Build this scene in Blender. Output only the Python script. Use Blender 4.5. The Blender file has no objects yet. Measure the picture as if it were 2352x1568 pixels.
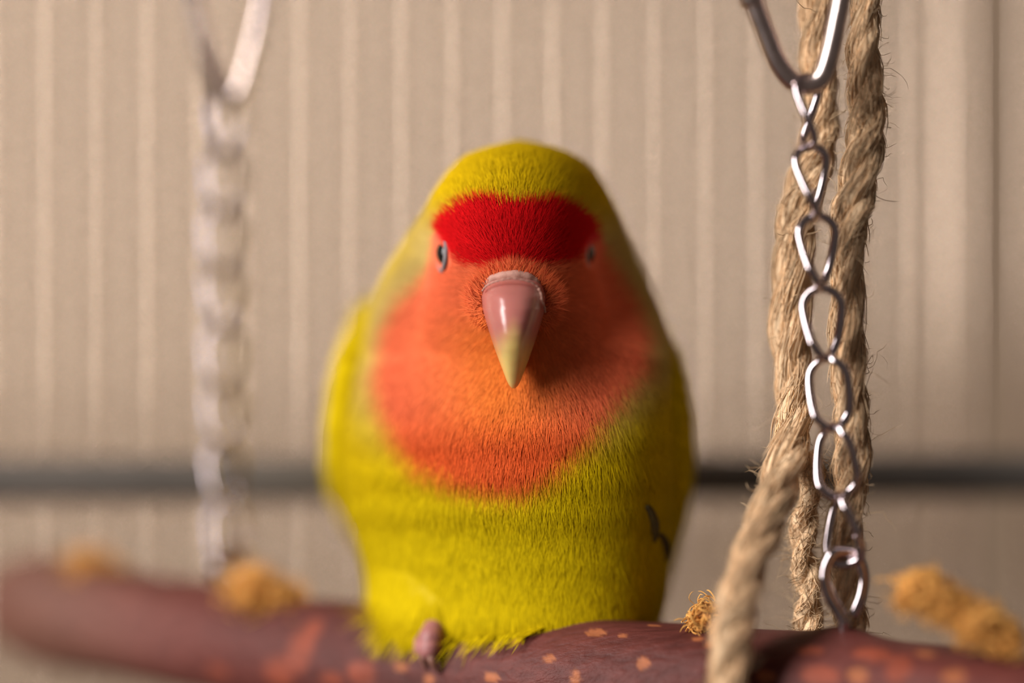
import bpy, math, random
import numpy as np
from mathutils import Vector, Matrix
from mathutils.bvhtree import BVHTree

rng = np.random.default_rng(7)
random.seed(7)
SC = bpy.context.scene
COL = SC.collection
S = 0.001                     # everything below is written in millimetres
FOC = 320.0                   # camera to the bird's face, mm
FPX = 50.0 / 22.3 * 2352      # focal length in pixels of the 2352 px wide frame
ZB = 350.0                    # height of the lens above the cage floor, mm

# ------------------------------------------------------------------ camera
cd = bpy.data.cameras.new('camera')
cam = bpy.data.objects.new('camera', cd); COL.objects.link(cam)
cd.sensor_width = 22.3; cd.lens = 50.0
cd.clip_start = 0.01; cd.clip_end = 20
cam.location = (0, -FOC * S, ZB * S)
cam.rotation_euler = (math.pi / 2, 0, 0)
cd.dof.use_dof = True
cd.dof.focus_distance = FOC * S
cd.dof.aperture_fstop = 1.45
SC.camera = cam

# ------------------------------------------------------------------ light
w = bpy.data.worlds.new('room_light'); SC.world = w; w.use_nodes = True
bgn = w.node_tree.nodes['Background']
bgn.inputs[0].default_value = (1.0, 0.80, 0.70, 1); bgn.inputs[1].default_value = 0.08

def area(name, loc, target, sx, sy, power, col):
    l = bpy.data.lights.new(name, 'AREA'); l.shape = 'RECTANGLE'
    l.size = sx; l.size_y = sy; l.energy = power; l.color = col
    o = bpy.data.objects.new(name, l); COL.objects.link(o)
    o.location = loc
    d = Vector(target) - Vector(loc)
    o.rotation_euler = d.to_track_quat('-Z', 'Y').to_euler()
    return o
area('window_left_offscreen', (-1.00, -0.63, ZB * S + 0.47), (0, 0.06, ZB * S), 0.38, 1.42, 33.5, (1.0, 0.955, 0.93))

vs = SC.view_settings
vs.view_transform = 'Standard'; vs.look = 'None'; vs.gamma = 1.0
vs.use_curve_mapping = False; vs.exposure = 0.0

# ------------------------------------------------------------------ helpers
def P(px, py, d):
    """point in mm for a photo direction at true distance d (mm) from the lens"""
    return np.array([(px - 1176.0) * d / FPX, d - FOC, (784.0 - py) * d / FPX])

def lin(c):
    c = np.asarray(c, float) / 255.0
    return np.where(c <= 0.04045, c / 12.92, ((c + 0.055) / 1.055) ** 2.4)

def link(o, parent=None):
    COL.objects.link(o)
    if parent is not None: o.parent = parent
    return o

def tag(o, label=None, cat=None, group=None, kind=None):
    if label: o['label'] = label
    if cat: o['category'] = cat
    if group: o['group'] = group
    if kind: o['kind'] = kind
    return o

def empty(name, loc=(0, 0, 0)):
    o = bpy.data.objects.new(name, None); COL.objects.link(o)
    o.empty_display_size = 0.01
    o.location = (loc[0] * S, loc[1] * S, loc[2] * S + ZB * S)
    return o

def mesh_obj(name, verts, faces, mat, parent=None, smooth=True, colors=None, flat_faces=False):
    """verts in mm relative to the lens-height origin"""
    v = np.asarray(verts, np.float32) * S
    off = np.array([0, 0, ZB * S], np.float32)
    if parent is not None:
        par = parent; base = np.zeros(3, np.float32)
        while par is not None:
            base += np.array(par.location, np.float32); par = par.parent
        off = off - base
    v = v + off
    me = bpy.data.meshes.new(name)
    if isinstance(faces, np.ndarray):
        n, k = faces.shape
        me.vertices.add(len(v)); me.vertices.foreach_set('co', v.ravel())
        me.loops.add(n * k); me.loops.foreach_set('vertex_index', faces.astype(np.int32).ravel())
        me.polygons.add(n)
        me.polygons.foreach_set('loop_start', np.arange(0, n * k, k, dtype=np.int32))
        me.polygons.foreach_set('loop_total', np.full(n, k, np.int32))
    else:
        me.from_pydata(v.tolist(), [], faces)
    me.update(calc_edges=True); me.validate()
    if smooth:
        me.polygons.foreach_set('use_smooth', np.ones(len(me.polygons), bool))
    if colors is not None:
        ca = me.color_attributes.new('Col', 'FLOAT_COLOR', 'POINT')
        cc = np.ones((len(v), 4), np.float32); cc[:, :3] = colors
        ca.data.foreach_set('color', cc.ravel())
    me.materials.append(mat)
    o = bpy.data.objects.new(name, me)
    return link(o, parent)

def frames(pts, closed=False):
    pts = np.asarray(pts, float); n = len(pts)
    if closed:
        t = np.roll(pts, -1, 0) - np.roll(pts, 1, 0)
    else:
        t = np.gradient(pts, axis=0)
    t /= np.linalg.norm(t, axis=1)[:, None] + 1e-12
    ref = np.array([0, 1.0, 0]) if abs(t[0][1]) < 0.9 else np.array([1.0, 0, 0])
    u = np.zeros_like(pts); u[0] = ref - t[0] * ref.dot(t[0]); u[0] /= np.linalg.norm(u[0])
    for i in range(1, n):
        a = u[i - 1] - t[i] * u[i - 1].dot(t[i]); u[i] = a / (np.linalg.norm(a) + 1e-12)
    if closed:                                 # spread the closing twist over the loop
        a = u[-1] - t[0] * u[-1].dot(t[0]); a /= np.linalg.norm(a)
        b0 = np.cross(t[0], u[0]); ang = math.atan2(a.dot(b0), a.dot(u[0]))
        for i in range(n):
            f = -ang * i / n; b = np.cross(t[i], u[i])
            u[i] = u[i] * math.cos(f) + b * math.sin(f)
    return t, u, np.cross(t, u)

def tube(pts, rad, sides=10, closed=False, cap=True, rounded=False):
    pts = np.asarray(pts, float); n = len(pts)
    rad = np.broadcast_to(np.asarray(rad, float), (n,))
    t, u, b = frames(pts, closed)
    a = np.linspace(0, 2 * math.pi, sides, endpoint=False)
    ring = (np.cos(a)[None, :, None] * u[:, None] + np.sin(a)[None, :, None] * b[:, None])
    V = (pts[:, None] + ring * rad[:, None, None]).reshape(-1, 3)
    F = []
    m = n if closed else n - 1
    for i in range(m):
        j = (i + 1) % n
        for k in range(sides):
            l = (k + 1) % sides
            F.append((i * sides + k, i * sides + l, j * sides + l, j * sides + k))
    if cap and not closed:
        F.append(tuple(range(sides - 1, -1, -1)))
        F.append(tuple((n - 1) * sides + k for k in range(sides)))
    return V, F

def spline(pts, n, closed=False):
    """Catmull-Rom through pts, n samples"""
    p = np.asarray(pts, float); m = len(p)
    out = []
    tt = np.linspace(0, m if closed else m - 1, n, endpoint=not closed)
    for x in tt:
        i = int(math.floor(x)); f = x - i
        if not closed and i >= m - 1: i = m - 2; f = 1.0
        g = (lambda k: p[k % m]) if closed else (lambda k: p[min(max(k, 0), m - 1)])
        a, b, c, d = g(i - 1), g(i), g(i + 1), g(i + 2)
        out.append(0.5 * (2 * b + (c - a) * f + (2 * a - 5 * b + 4 * c - d) * f * f + (3 * b - a - 3 * c + d) * f ** 3))
    return np.array(out)

def join(parts):
    V = []; F = []; o = 0
    for v, f in parts:
        V.append(v); F += [tuple(i + o for i in q) for q in f]; o += len(v)
    return np.concatenate(V), F

def batch_tubes(paths, rad, sides=3):
    """many thin fibres at once. paths (N,K,3), rad (N,) -> verts, quad faces"""
    N, K, _ = paths.shape
    t = np.gradient(paths, axis=1); t /= np.linalg.norm(t, axis=2, keepdims=True) + 1e-9
    ref = np.where(np.abs(t[..., 1:2]) < 0.8, np.array([0, 1.0, 0]), np.array([1.0, 0, 0]))
    u = np.cross(t, ref); u /= np.linalg.norm(u, axis=2, keepdims=True) + 1e-9
    b = np.cross(t, u)
    a = np.arange(sides) * 2 * math.pi / sides
    taper = np.ones(K); taper[-1] = 0.3
    r = rad[:, None, None, None] * taper[None, :, None, None]
    V = paths[:, :, None] + r * (np.cos(a)[None, None, :, None] * u[:, :, None] + np.sin(a)[None, None, :, None] * b[:, :, None])
    V = V.reshape(-1, 3)
    idx = np.arange(N * K * sides).reshape(N, K, sides)
    q = np.stack([idx[:, :-1], np.roll(idx, -1, 2)[:, :-1], np.roll(idx, -1, 2)[:, 1:], idx[:, 1:]], -1).reshape(-1, 4)
    return V, q

# ------------------------------------------------------------------ materials
class NT:
    def __init__(self, name):
        self.m = bpy.data.materials.new(name); self.m.use_nodes = True
        self.t = self.m.node_tree; self.b = self.t.nodes['Principled BSDF']
    def n(self, typ, **kw):
        x = self.t.nodes.new(typ)
        for k, v in kw.items():
            if k in x.inputs: x.inputs[k].default_value = v
            else: setattr(x, k, v)
        return x
    def l(self, a, b): self.t.links.new(a, b)
    def set(self, **kw):
        for k, v in kw.items(): self.b.inputs[k.replace('_', ' ')].default_value = v
        return self

def rgba(c): return (float(c[0]), float(c[1]), float(c[2]), 1.0)

def simple(name, col, rough=0.5, metal=0.0, nscale=None, namt=0.15, bump=0.0, stretch=None, **kw):
    k = NT(name); k.set(Roughness=rough, Metallic=metal, **kw)
    if nscale:
        tc = k.n('ShaderNodeTexCoord'); src = tc.outputs['Object']
        if stretch:
            mp = k.n('ShaderNodeMapping'); mp.inputs['Scale'].default_value = stretch
            k.l(src, mp.inputs[0]); src = mp.outputs[0]
        no = k.n('ShaderNodeTexNoise', Scale=nscale, Detail=4.0)
        k.l(src, no.inputs['Vector'])
        r = k.n('ShaderNodeValToRGB')
        c = np.asarray(col, float)
        r.color_ramp.elements[0].position = 0.3; r.color_ramp.elements[1].position = 0.7
        r.color_ramp.elements[0].color = rgba(c * (1 - namt)); r.color_ramp.elements[1].color = rgba(np.minimum(c * (1 + namt), 1))
        k.l(no.outputs['Fac'], r.inputs[0]); k.l(r.outputs[0], k.b.inputs['Base Color'])
        if bump:
            bp = k.n('ShaderNodeBump', Strength=0.5, Distance=bump)
            k.l(no.outputs['Fac'], bp.inputs['Height']); k.l(bp.outputs[0], k.b.inputs['Normal'])
    else:
        k.b.inputs['Base Color'].default_value = rgba(col)
    return k.m

def vcol(name, rough=0.7, nscale=None, namt=0.2, bump=0.0, stretch=None, **kw):
    k = NT(name); k.set(Roughness=rough, **kw)
    at = k.n('ShaderNodeAttribute', attribute_name='Col'); src = at.outputs['Color']
    if nscale:
        tc = k.n('ShaderNodeTexCoord'); cv = tc.outputs['Object']
        if stretch:
            mp = k.n('ShaderNodeMapping'); mp.inputs['Scale'].default_value = stretch
            k.l(cv, mp.inputs[0]); cv = mp.outputs[0]
        no = k.n('ShaderNodeTexNoise', Scale=nscale, Detail=5.0, Roughness=0.6); k.l(cv, no.inputs['Vector'])
        mr = k.n('ShaderNodeMapRange'); mr.inputs['From Min'].default_value = 0.3; mr.inputs['From Max'].default_value = 0.7
        mr.inputs['To Min'].default_value = 1 - namt; mr.inputs['To Max'].default_value = 1 + namt
        k.l(no.outputs['Fac'], mr.inputs['Value'])
        mx = k.n('ShaderNodeVectorMath', operation='SCALE')
        k.l(src, mx.inputs[0]); k.l(mr.outputs[0], mx.inputs['Scale']); src = mx.outputs[0]
        if bump:
            bp = k.n('ShaderNodeBump', Strength=0.8, Distance=bump)
            k.l(no.outputs['Fac'], bp.inputs['Height']); k.l(bp.outputs[0], k.b.inputs['Normal'])
    k.l(src, k.b.inputs['Base Color'])
    return k.m

M_wall = simple('painted_wall', (0.32, 0.228, 0.152), 0.9, nscale=3.0, namt=0.03)
M_wire = simple('bright_plated_wire', (0.92, 0.735, 0.58), 0.24, 1.0, nscale=30, namt=0.04)
M_rail = simple('dark_enamel', (0.100, 0.084, 0.070), 0.8, nscale=60, namt=0.2)
M_steel = simple('nickel_plated_steel', (0.56, 0.48, 0.49), 0.12, 1.0, nscale=900, namt=0.12)
M_carab = simple('worn_plated_steel', (0.66, 0.54, 0.50), 0.27, 1.0, nscale=600, namt=0.12)
M_feather = vcol('plumage_skin', 0.9)
M_barb = vcol('feather_barbs', 0.85, Specular_IOR_Level=0.06)
M_bark = vcol('smooth_red_bark', 0.52, nscale=700, namt=0.28, bump=0.0006, stretch=(0.22, 1, 1), Specular_IOR_Level=0.22)
M_jute = simple('jute_ply', (0.72, 0.51, 0.31), 0.9, nscale=500, namt=0.35, bump=0.0006, stretch=(1, 1, 0.25))
M_jfib = vcol('jute_fibre', 0.8, Specular_IOR_Level=0.3)
M_beak = vcol('horn_beak', 0.22, nscale=300, namt=0.06, Specular_IOR_Level=0.55, Coat_Weight=0.12, Coat_Roughness=0.2, Subsurface_Weight=0.35, Subsurface_Scale=0.004)
M_cere = simple('pale_cere', (0.46, 0.235, 0.18), 0.7, nscale=900, namt=0.2, bump=0.0002)
M_eye = simple('dark_eye', (0.010, 0.008, 0.007), 0.08)
M_ring = simple('grey_eye_ring', (0.21, 0.185, 0.185), 0.75, nscale=1500, namt=0.15, bump=0.0001)
M_toe = simple('pink_toe_skin', (0.36, 0.135, 0.125), 0.5, nscale=900, namt=0.2, bump=0.0003)
M_claw = simple('brown_claw', (0.22, 0.095, 0.065), 0.4)
M_dark = simple('dark_flight_feather', (0.075, 0.052, 0.008), 0.85, nscale=600, namt=0.3)

# ------------------------------------------------------------------ setting
wall_y = 600.0
wv = [(-2200, wall_y, -1100), (2200, wall_y, -1100), (2200, wall_y, 1500), (-2200, wall_y, 1500),
      (-2200, wall_y + 40, -1100), (2200, wall_y + 40, -1100), (2200, wall_y + 40, 1500), (-2200, wall_y + 40, 1500)]
wf = [(0, 1, 2, 3), (5, 4, 7, 6), (4, 0, 3, 7), (1, 5, 6, 2), (3, 2, 6, 7), (4, 5, 1, 0)]
tag(mesh_obj('wall_back', wv, wf, M_wall, smooth=False), 'plain warm beige wall behind the cage', kind='structure')

# ------------------------------------------------------------------ the cage side
CD = 446.0                                  # cage wires, mm from the lens
cage = empty('bird_cage', (0, CD - FOC, -250))
tag(cage, 'bright wire side of a bird cage standing behind the bird', 'cage')
pitch = 116.4 * CD / FPX
x0 = (693 - 58 - 1176) * CD / FPX
wm = None
for k in range(-22, 33):
    x = x0 + k * pitch
    if wm is None:
        V, F = tube([(x, CD - FOC, z) for z in (-250, 0, 250)], 1.3, 24, cap=False)
        wm = mesh_obj('wire', V, F, M_wire, cage); first_x = x
    else:
        c = wm.copy(); link(c, cage); c.location.x = (x - first_x + random.uniform(-.22, .22)) * S; c.location.y = random.uniform(-.1, .9) * S
        if k == 14: c.location.x -= 4.5 * S

def bar(name, x1, x2, y, z, hy, hz, mat, parent):
    v = []; 
    e = min(hy, hz) * 0.5
    prof = [(-hy, -hz + e), (-hy + e, -hz), (hy - e, -hz), (hy, -hz + e), (hy, hz - e), (hy - e, hz), (-hy + e, hz), (-hy, hz - e)]
    for x in (x1, x2):
        v += [(x, y + a, z + b) for a, b in prof]
    n = len(prof)
    f = [(i, (i + 1) % n, n + (i + 1) % n, n + i) for i in range(n)] + [tuple(range(n - 1, -1, -1)), tuple(range(n, 2 * n))]
    return mesh_obj(name, v, f, mat, parent, smooth=False)
xl, xr = x0 - 22.5 * pitch, x0 + 32.5 * pitch
bar('top_rail', xl, xr, CD - FOC - 0.5, 250, 2.0, 3.0, M_rail, cage)
bar('bottom_rail', xl, xr, CD - FOC - 0.5, -250, 2.0, 3.0, M_rail, cage)

RD = 379.0                                  # dark rod crossing the cage, mm from the lens
rz0 = (784 - 1098) * RD / FPX
V, F = tube([(xl, RD - FOC - .3, rz0 - .8), (-120, RD - FOC, rz0 - .5), (0, RD - FOC, rz0), (120, RD - FOC, rz0 + .7), (xr, RD - FOC, rz0 + 1.2)], 3.7, 24, cap=False)
tag(mesh_obj('cage_rod', V, F, M_rail), 'dark level rod crossing the cage behind the bird', 'rod')

# ------------------------------------------------------------------ the branch
#   photo column, photo row of the axis, distance, radius
BR = [(12, 1378, 388.5, 2.6), (24, 1381, 388, 5.8), (58, 1387, 386, 7.9), (140, 1402, 381, 8.8), (300, 1433, 373, 8.7), (520, 1472, 362, 8.7),
      (720, 1506, 352, 8.7), (1000, 1535, 339.5, 8.6), (1250, 1553, 330, 8.6), (1500, 1566, 323, 8.5), (1700, 1580, 318.5, 8.5),
      (1936, 1600, 313.5, 8.8), (2100, 1625, 309, 8.8), (2350, 1662, 302, 8.9), (2700, 1715, 292, 8.9), (2980, 1760, 283, 8.6), (3020, 1766, 281.5, 7.0), (3040, 1770, 281, 3.0)]
axis = np.array([P(a, b, c) for a, b, c, r in BR]); brad = np.array([r for *_, r in BR])
NB, MB_ = 620, 120
ax4 = spline(np.concatenate([axis, brad[:, None]], 1), NB)
bt, bu, bb = frames(ax4[:, :3])
ang = np.linspace(0, 2 * math.pi, MB_, endpoint=False)
ring = np.cos(ang)[None, :, None] * bu[:, None] + np.sin(ang)[None, :, None] * bb[:, None]
ss = np.linspace(0, 1, NB)[:, None]
rr = ax4[:, 3][:, None] * (1 + 0.025 * np.sin(3 * ang[None] + 9 * ss) + 0.02 * np.sin(2 * ang[None] + 23 * ss + 1) + 0.012 * np.sin(5 * ang[None] - 41 * ss)
      + 0.010 * np.sin(70 * ss + 2 * np.sin(2 * ang[None])))
BV = (ax4[:, None, :3] + ring * rr[..., None])
# raised bark collar round the screw eye
eyeP = P(1938, 1447, 313.5)
dd = np.linalg.norm((BV - eyeP) * np.array([0.7, 1, 1]), axis=2)
BV += ring * (0.9 * np.exp(-(dd / 2.6) ** 2))[..., None]
bidx = np.arange(NB * MB_).reshape(NB, MB_)
BFq = np.stack([bidx[:-1], np.roll(bidx, -1, 1)[:-1], np.roll(bidx, -1, 1)[1:], bidx[1:]], -1).reshape(-1, 4)
BVf = BV.reshape(-1, 3)
bvh_branch = BVHTree.FromPolygons([tuple(v) for v in BVf], [tuple(q) for q in BFq.tolist()])
CAMP = Vector((0, -FOC, 0))
def hit(bvh, px, py):
    d = Vector(P(px, py, 400.0)) - CAMP
    h = bvh.ray_cast(CAMP, d.normalized())
    return (None, None) if h[0] is None else (np.array(h[0]), np.array(h[1]))
bcol = np.tile(np.array([0.112, 0.029, 0.023]), (len(BVf), 1))
sx = BVf[:, 0]
warm = 0.5 + 0.5 * np.sin(sx * 0.11 + 1.0 + 0.6 * np.sin(BVf[:, 2] * 0.4))
bcol = bcol * (0.85 + 0.3 * warm[:, None])
bcol += np.array([0.05, 0.035, 0.02])[None] * np.exp(-((sx + 80) / 22) ** 2)[:, None]      # paler, browner bark near the sawn end
spots = [(1370, 1452, 1.5, .8), (1478, 1523, 1.0, .9), (1322, 1560, .7, 1.3), (1190, 1468, .8, .9), (1500, 1436, 1.0, .5), (1602, 1467, .8, .6), (1630, 1480, .7, .8),
         (1430, 1460, .6, .4), (1262, 1512, .9, .6), (1010 + 90, 1460, 1.1, .6), (1130, 1555, 1.2, .7), (985, 1560, .9, .9), (2005, 1502, 2.7, 1.3), (1885, 1552, 2.6, 1.5), (2065, 1535, 1.6, 2.2), (2125, 1500, 1.3, .9), (1860, 1493, 1.9, .9),
         (1970, 1550, 1.4, 1.1), (2190, 1555, 1.5, 1.3), (690, 1490, 2.2, 3.6), (640, 1545, 2.6, 2.4), (830, 1545, 2.4, 1.8), (720, 1440, 1.6, 1.5), (760, 1560, 2.0, 1.2),
         (500, 1540, 2.0, 1.0), (920, 1530, 1.2, .7), (1760, 1555, 1.3, .9)]
for k in range(26):
    t = random.random(); i = int(t * (NB - 30)) + 15; j = random.randrange(MB_)
    p = BV[i, j]
    if p[2] > -42 or p[1] > ax4[i, 1]: spots.append((p, None, random.uniform(.35, .9), random.uniform(.3, .7)))
for s_ in spots:
    if s_[1] is None: p = s_[0]
    else:
        p, _ = hit(bvh_branch, s_[0], s_[1])
        if p is None: continue
    rel = BVf - p
    tdir = bt[np.argmin(np.linalg.norm(ax4[:, :3] - p, axis=1))]
    along = rel @ tdir; across = np.sqrt(np.maximum((rel ** 2).sum(1) - along ** 2, 0))
    e = (along / s_[2]) ** 2 + (across / s_[3]) ** 2 + 0.25 * np.sin(rel[:, 0] * 5 + rel[:, 2] * 7)
    f = np.clip((1.35 - e) / 0.6, 0, 1)[:, None] * 0.85
    big = s_[2] > 1.5
    oc = np.array([0.27, 0.060, 0.030]) if big else np.array([0.40, 0.13, 0.050])
    bcol = bcol * (1 - f) + oc * f
branch = mesh_obj('perch_branch', BVf, BFq, M_bark, colors=bcol)
tag(branch, 'reddish purple wooden branch perch with orange lenticel spots', 'perch')

# ------------------------------------------------------------------ the lovebird : body form
#  row, left, right, front depth, mid depth, back depth   (photo px rows at the body's own distance; depths in mm behind the focus plane)
ROWS = np.array([
    (338, 1160, 1235, 11, 14, 17), (345, 1118, 1280, 8.5, 14, 20), (360, 1080, 1315, 6, 14, 23), (390, 1042, 1352, 3.8, 14.5, 27), (420, 1018, 1377, 2.6, 15, 30),
    (450, 1000, 1394, 2.4, 15.5, 32), (490, 980, 1413, 3.2, 16, 34), (540, 950, 1433, 6.0, 17.5, 36), (590, 915, 1456, 8.5, 19, 38), (640, 884, 1480, 9.2, 20, 40),
    (690, 855, 1503, 9.0, 21, 43), (750, 835, 1522, 8.0, 22, 46), (820, 815, 1532, 6.0, 22, 48), (900, 796, 1541, 3.4, 22, 50), (980, 783, 1546, 1.4, 21.5, 51),
    (1060, 777, 1549, 1.0, 21.5, 51), (1140, 782, 1546, 1.8, 21.5, 50), (1220, 800, 1541, 3.4, 21.5, 48), (1290, 818, 1535, 4.6, 21.5, 45), (1350, 828, 1530, 5.4, 22, 42),
    (1400, 834, 1518, 5.8, 22, 39), (1450, 850, 1490, 7.0, 23, 36), (1485, 890, 1430, 10, 23.5, 33), (1508, 960, 1360, 19, 24, 29)], float)
#  face form: row, half width px, front depth, centre depth
FACE = np.array([(400, 120, 5.0, 12), (430, 150, 2.6, 12), (460, 172, 1.2, 11.5), (490, 183, .5, 11.5), (540, 183, 0.0, 11.5), (590, 178, .2, 11.5), (640, 180, 1.0, 12), (690, 196, 2.4, 13),
                 (750, 215, 3.4, 14), (820, 230, 3.8, 15), (880, 230, 3.6, 15), (940, 215, 3.6, 15), (1000, 180, 6, 15)], float)
#  the fluffed thigh that hangs over the branch: row, centre px, half width px, front depth, centre depth
THIGH = np.array([(1120, 985, 90, 13.5, 24), (1200, 985, 125, 11, 24), (1300, 990, 152, 9.0, 24), (1380, 995, 160, 7.8, 23), (1430, 1000, 158, 7.6, 22), (1460, 1000, 140, 8.6, 22), (1480, 985, 105, 11, 22), (1494, 970, 50, 16, 23)], float)
NR, NC = 230, 220
pys = np.linspace(338, 1508, NR)
DB = 336.0
kx = DB / FPX
def xr_(px): return (px - 1176.0) * kx
def zr_(py): return (784.0 - py) * kx
def smooth_interp(x, xp, fp):
    # monotone-ish smooth interpolation: linear resample then light blur
    xs = np.linspace(xp[0], xp[-1], 400); y = np.interp(xs, xp, fp)
    k = np.exp(-0.5 * (np.arange(-12, 13) / 5.0) ** 2); k /= k.sum()
    yp = np.pad(y, 12, mode='reflect', reflect_type='odd'); y = np.convolve(yp, k, 'valid')
    return np.interp(x, xs, y)
R = [smooth_interp(pys, ROWS[:, 0], ROWS[:, i]) for i in range(1, 6)]
def ray_ellipse(ox, oy, dx, dy, cx, cy, a, b):
    px, py = (ox - cx) / a, (oy - cy) / b; vx, vy = dx / a, dy / b
    A = vx * vx + vy * vy; B = px * vx + py * vy; C = px * px + py * py - 1
    D = B * B - A * C
    return np.where(D > 0, (-B + np.sqrt(np.maximum(D, 0))) / A, -50.0)
th = np.linspace(0, 2 * math.pi, NC, endpoint=False)
dx, dy = np.sin(th), -np.cos(th)            # theta 0 looks at the camera
V = np.zeros((NR, NC, 3))
def smax(a, b, k):
    h = np.clip(0.5 + 0.5 * (a - b) / k, 0, 1)
    return b * (1 - h) + a * h + k * h * (1 - h)
for i, py in enumerate(pys):
    L, Rr, f, m, bk = (q[i] for q in R)
    cx = xr_((L + Rr) / 2); a = (Rr - L) / 2 * kx
    oy = m - 1.0
    rA_f = ray_ellipse(cx, oy, dx, dy, cx, m, a, m - f)
    rA_b = ray_ellipse(cx, oy, dx, dy, cx, m, a, bk - m)
    ycross = oy + rA_f * dy
    r = np.where(ycross < m, rA_f, rA_b)
    if FACE[0, 0] < py < FACE[-1, 0]:
        hw, ff, fc = (np.interp(py, FACE[:, 0], FACE[:, q]) for q in (1, 2, 3))
        oy2 = fc
        rB = ray_ellipse(cx, oy, dx, dy, xr_(1181), fc, hw * kx, fc - ff)
        # only meaningful where the ray leaves the face form in front
        r = np.where(dy < 0.3, smax(r, rB, 1.6), r)
    if THIGH[0, 0] < py < THIGH[-1, 0]:
        tc, hw, ff, fc = (np.interp(py, THIGH[:, 0], THIGH[:, q]) for q in (1, 2, 3, 4))
        rB = ray_ellipse(cx, oy, dx, dy, xr_(tc), fc, hw * kx, fc - ff)
        r = np.where(dy < 0.3, smax(r, rB, 1.5), r)
    x = cx + r * dx; y = oy + r * dy
    # the body is turned a little: its right flank comes nearer, the left goes back
    sh = np.interp(py, [450, 600, 800, 1500], [0.10, 0.08, -0.26, -0.26])
    y = y + sh * (x - cx)
    V[i, :, 0] = x; V[i, :, 1] = y; V[i, :, 2] = zr_(py)
# soft blur of the rows so the forms melt together
for _ in range(3):
    V[1:-1] = 0.25 * V[:-2] + 0.5 * V[1:-1] + 0.25 * V[2:]
    V = 0.25 * np.roll(V, 1, 1) + 0.5 * V + 0.25 * np.roll(V, -1, 1)
top = V[0].mean(0) + np.array([0, 0, 0.35]); bot = V[-1].mean(0) + np.array([0, 0, -1.2])
BVt = np.concatenate([V.reshape(-1, 3), [top], [bot]])
ii = np.arange(NR * NC).reshape(NR, NC)
quads = np.stack([ii[:-1], np.roll(ii, -1, 1)[:-1], np.roll(ii, -1, 1)[1:], ii[1:]], -1).reshape(-1, 4)
_n = np.cross(BVt[quads[:, 2]] - BVt[quads[:, 0]], BVt[quads[:, 3]] - BVt[quads[:, 1]]); _c = BVt[quads].mean(1) - np.array([0, 22, 0])
_flip = (_n[:, :2] * _c[:, :2]).sum() < 0
if _flip: quads = quads[:, ::-1].copy()
quads = quads.tolist()
capf = [(NR * NC, ii[0, k], ii[0, (k + 1) % NC]) for k in range(NC)] + [(NR * NC + 1, ii[-1, (k + 1) % NC], ii[-1, k]) for k in range(NC)]
bodyF = [tuple(q) for q in quads] + [tuple(int(z) for z in q) for q in capf]
_dx = BVt[:, None, :] - ax4[None, ::4, :3]
_k = np.argmin((_dx ** 2).sum(2), 1) * 4
_rel = BVt - ax4[_k, :3]; _tt = bt[_k]; _rel = _rel - _tt * (_rel * _tt).sum(1, keepdims=True)
_dist = np.linalg.norm(_rel, axis=1); _need = ax4[_k, 3] * 1.03
_in = _dist < _need
BVt[_in] += (_rel / (_dist[:, None] + 1e-6) * (_need - _dist)[:, None])[_in]
bvh_body = BVHTree.FromPolygons([tuple(v) for v in BVt], bodyF)

# plumage colours as a pattern on the body (X across, Z up, Y depth)
def poly_sd(px, py, poly):
    """signed distance to polygon, negative inside (numpy, px units)"""
    p = np.stack([px, py], -1); poly = np.asarray(poly, float); n = len(poly)
    d = np.full(px.shape, 1e9); s = np.ones(px.shape)
    for i in range(n):
        a = poly[i]; b = poly[i - 1]
        e = b - a; ww = p - a
        t = np.clip((ww @ e) / (e @ e), 0, 1)
        q = ww - t[..., None] * e
        d = np.minimum(d, (q ** 2).sum(-1))
        c1 = p[..., 1] >= a[1]; c2 = p[..., 1] < b[1]; c3 = e[0] * ww[..., 1] > e[1] * ww[..., 0]
        flip = (c1 & c2 & c3) | (~c1 & ~c2 & ~c3)
        s = np.where(flip, -s, s)
    return s * np.sqrt(d)
RED = [(990, 520), (1002, 488), (1030, 462), (1078, 442), (1130, 441), (1180, 450), (1230, 449), (1280, 442), (1335, 466), (1388, 505), (1385, 540), (1350, 572), (1325, 596), (1260, 606), (1178, 585), (1100, 608), (1045, 598), (1016, 560)]
ORANGE = [(995, 520), (978, 600), (938, 660), (902, 710), (874, 770), (860, 840), (852, 895), (870, 960), (900, 1025), (950, 1090), (1030, 1125), (1120, 1145), (1190, 1150), (1250, 1125), (1310, 1070), (1375, 1005), (1440, 925), (1495, 860), (1502, 780), (1468, 690), (1425, 615), (1385, 530), (1180, 470)]
C_yel = np.array([0.62, 0.43, 0.002]); C_crown = np.array([0.63, 0.41, 0.002]); C_belly = np.array([0.60, 0.43, 0.002]); C_pale = np.array([0.54, 0.38, 0.13])
C_red = np.array([0.60, 0.004, 0.006]); C_cheek = np.array([0.78, 0.145, 0.062]); C_throat = np.array([0.80, 0.19, 0.030]); C_chest = np.array([0.70, 0.10, 0.022]); C_lore = np.array([0.78, 0.17, 0.045])
def sst(a, b, x):
    t = np.clip((x - a) / (b - a), 0, 1); return t * t * (3 - 2 * t)
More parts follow.
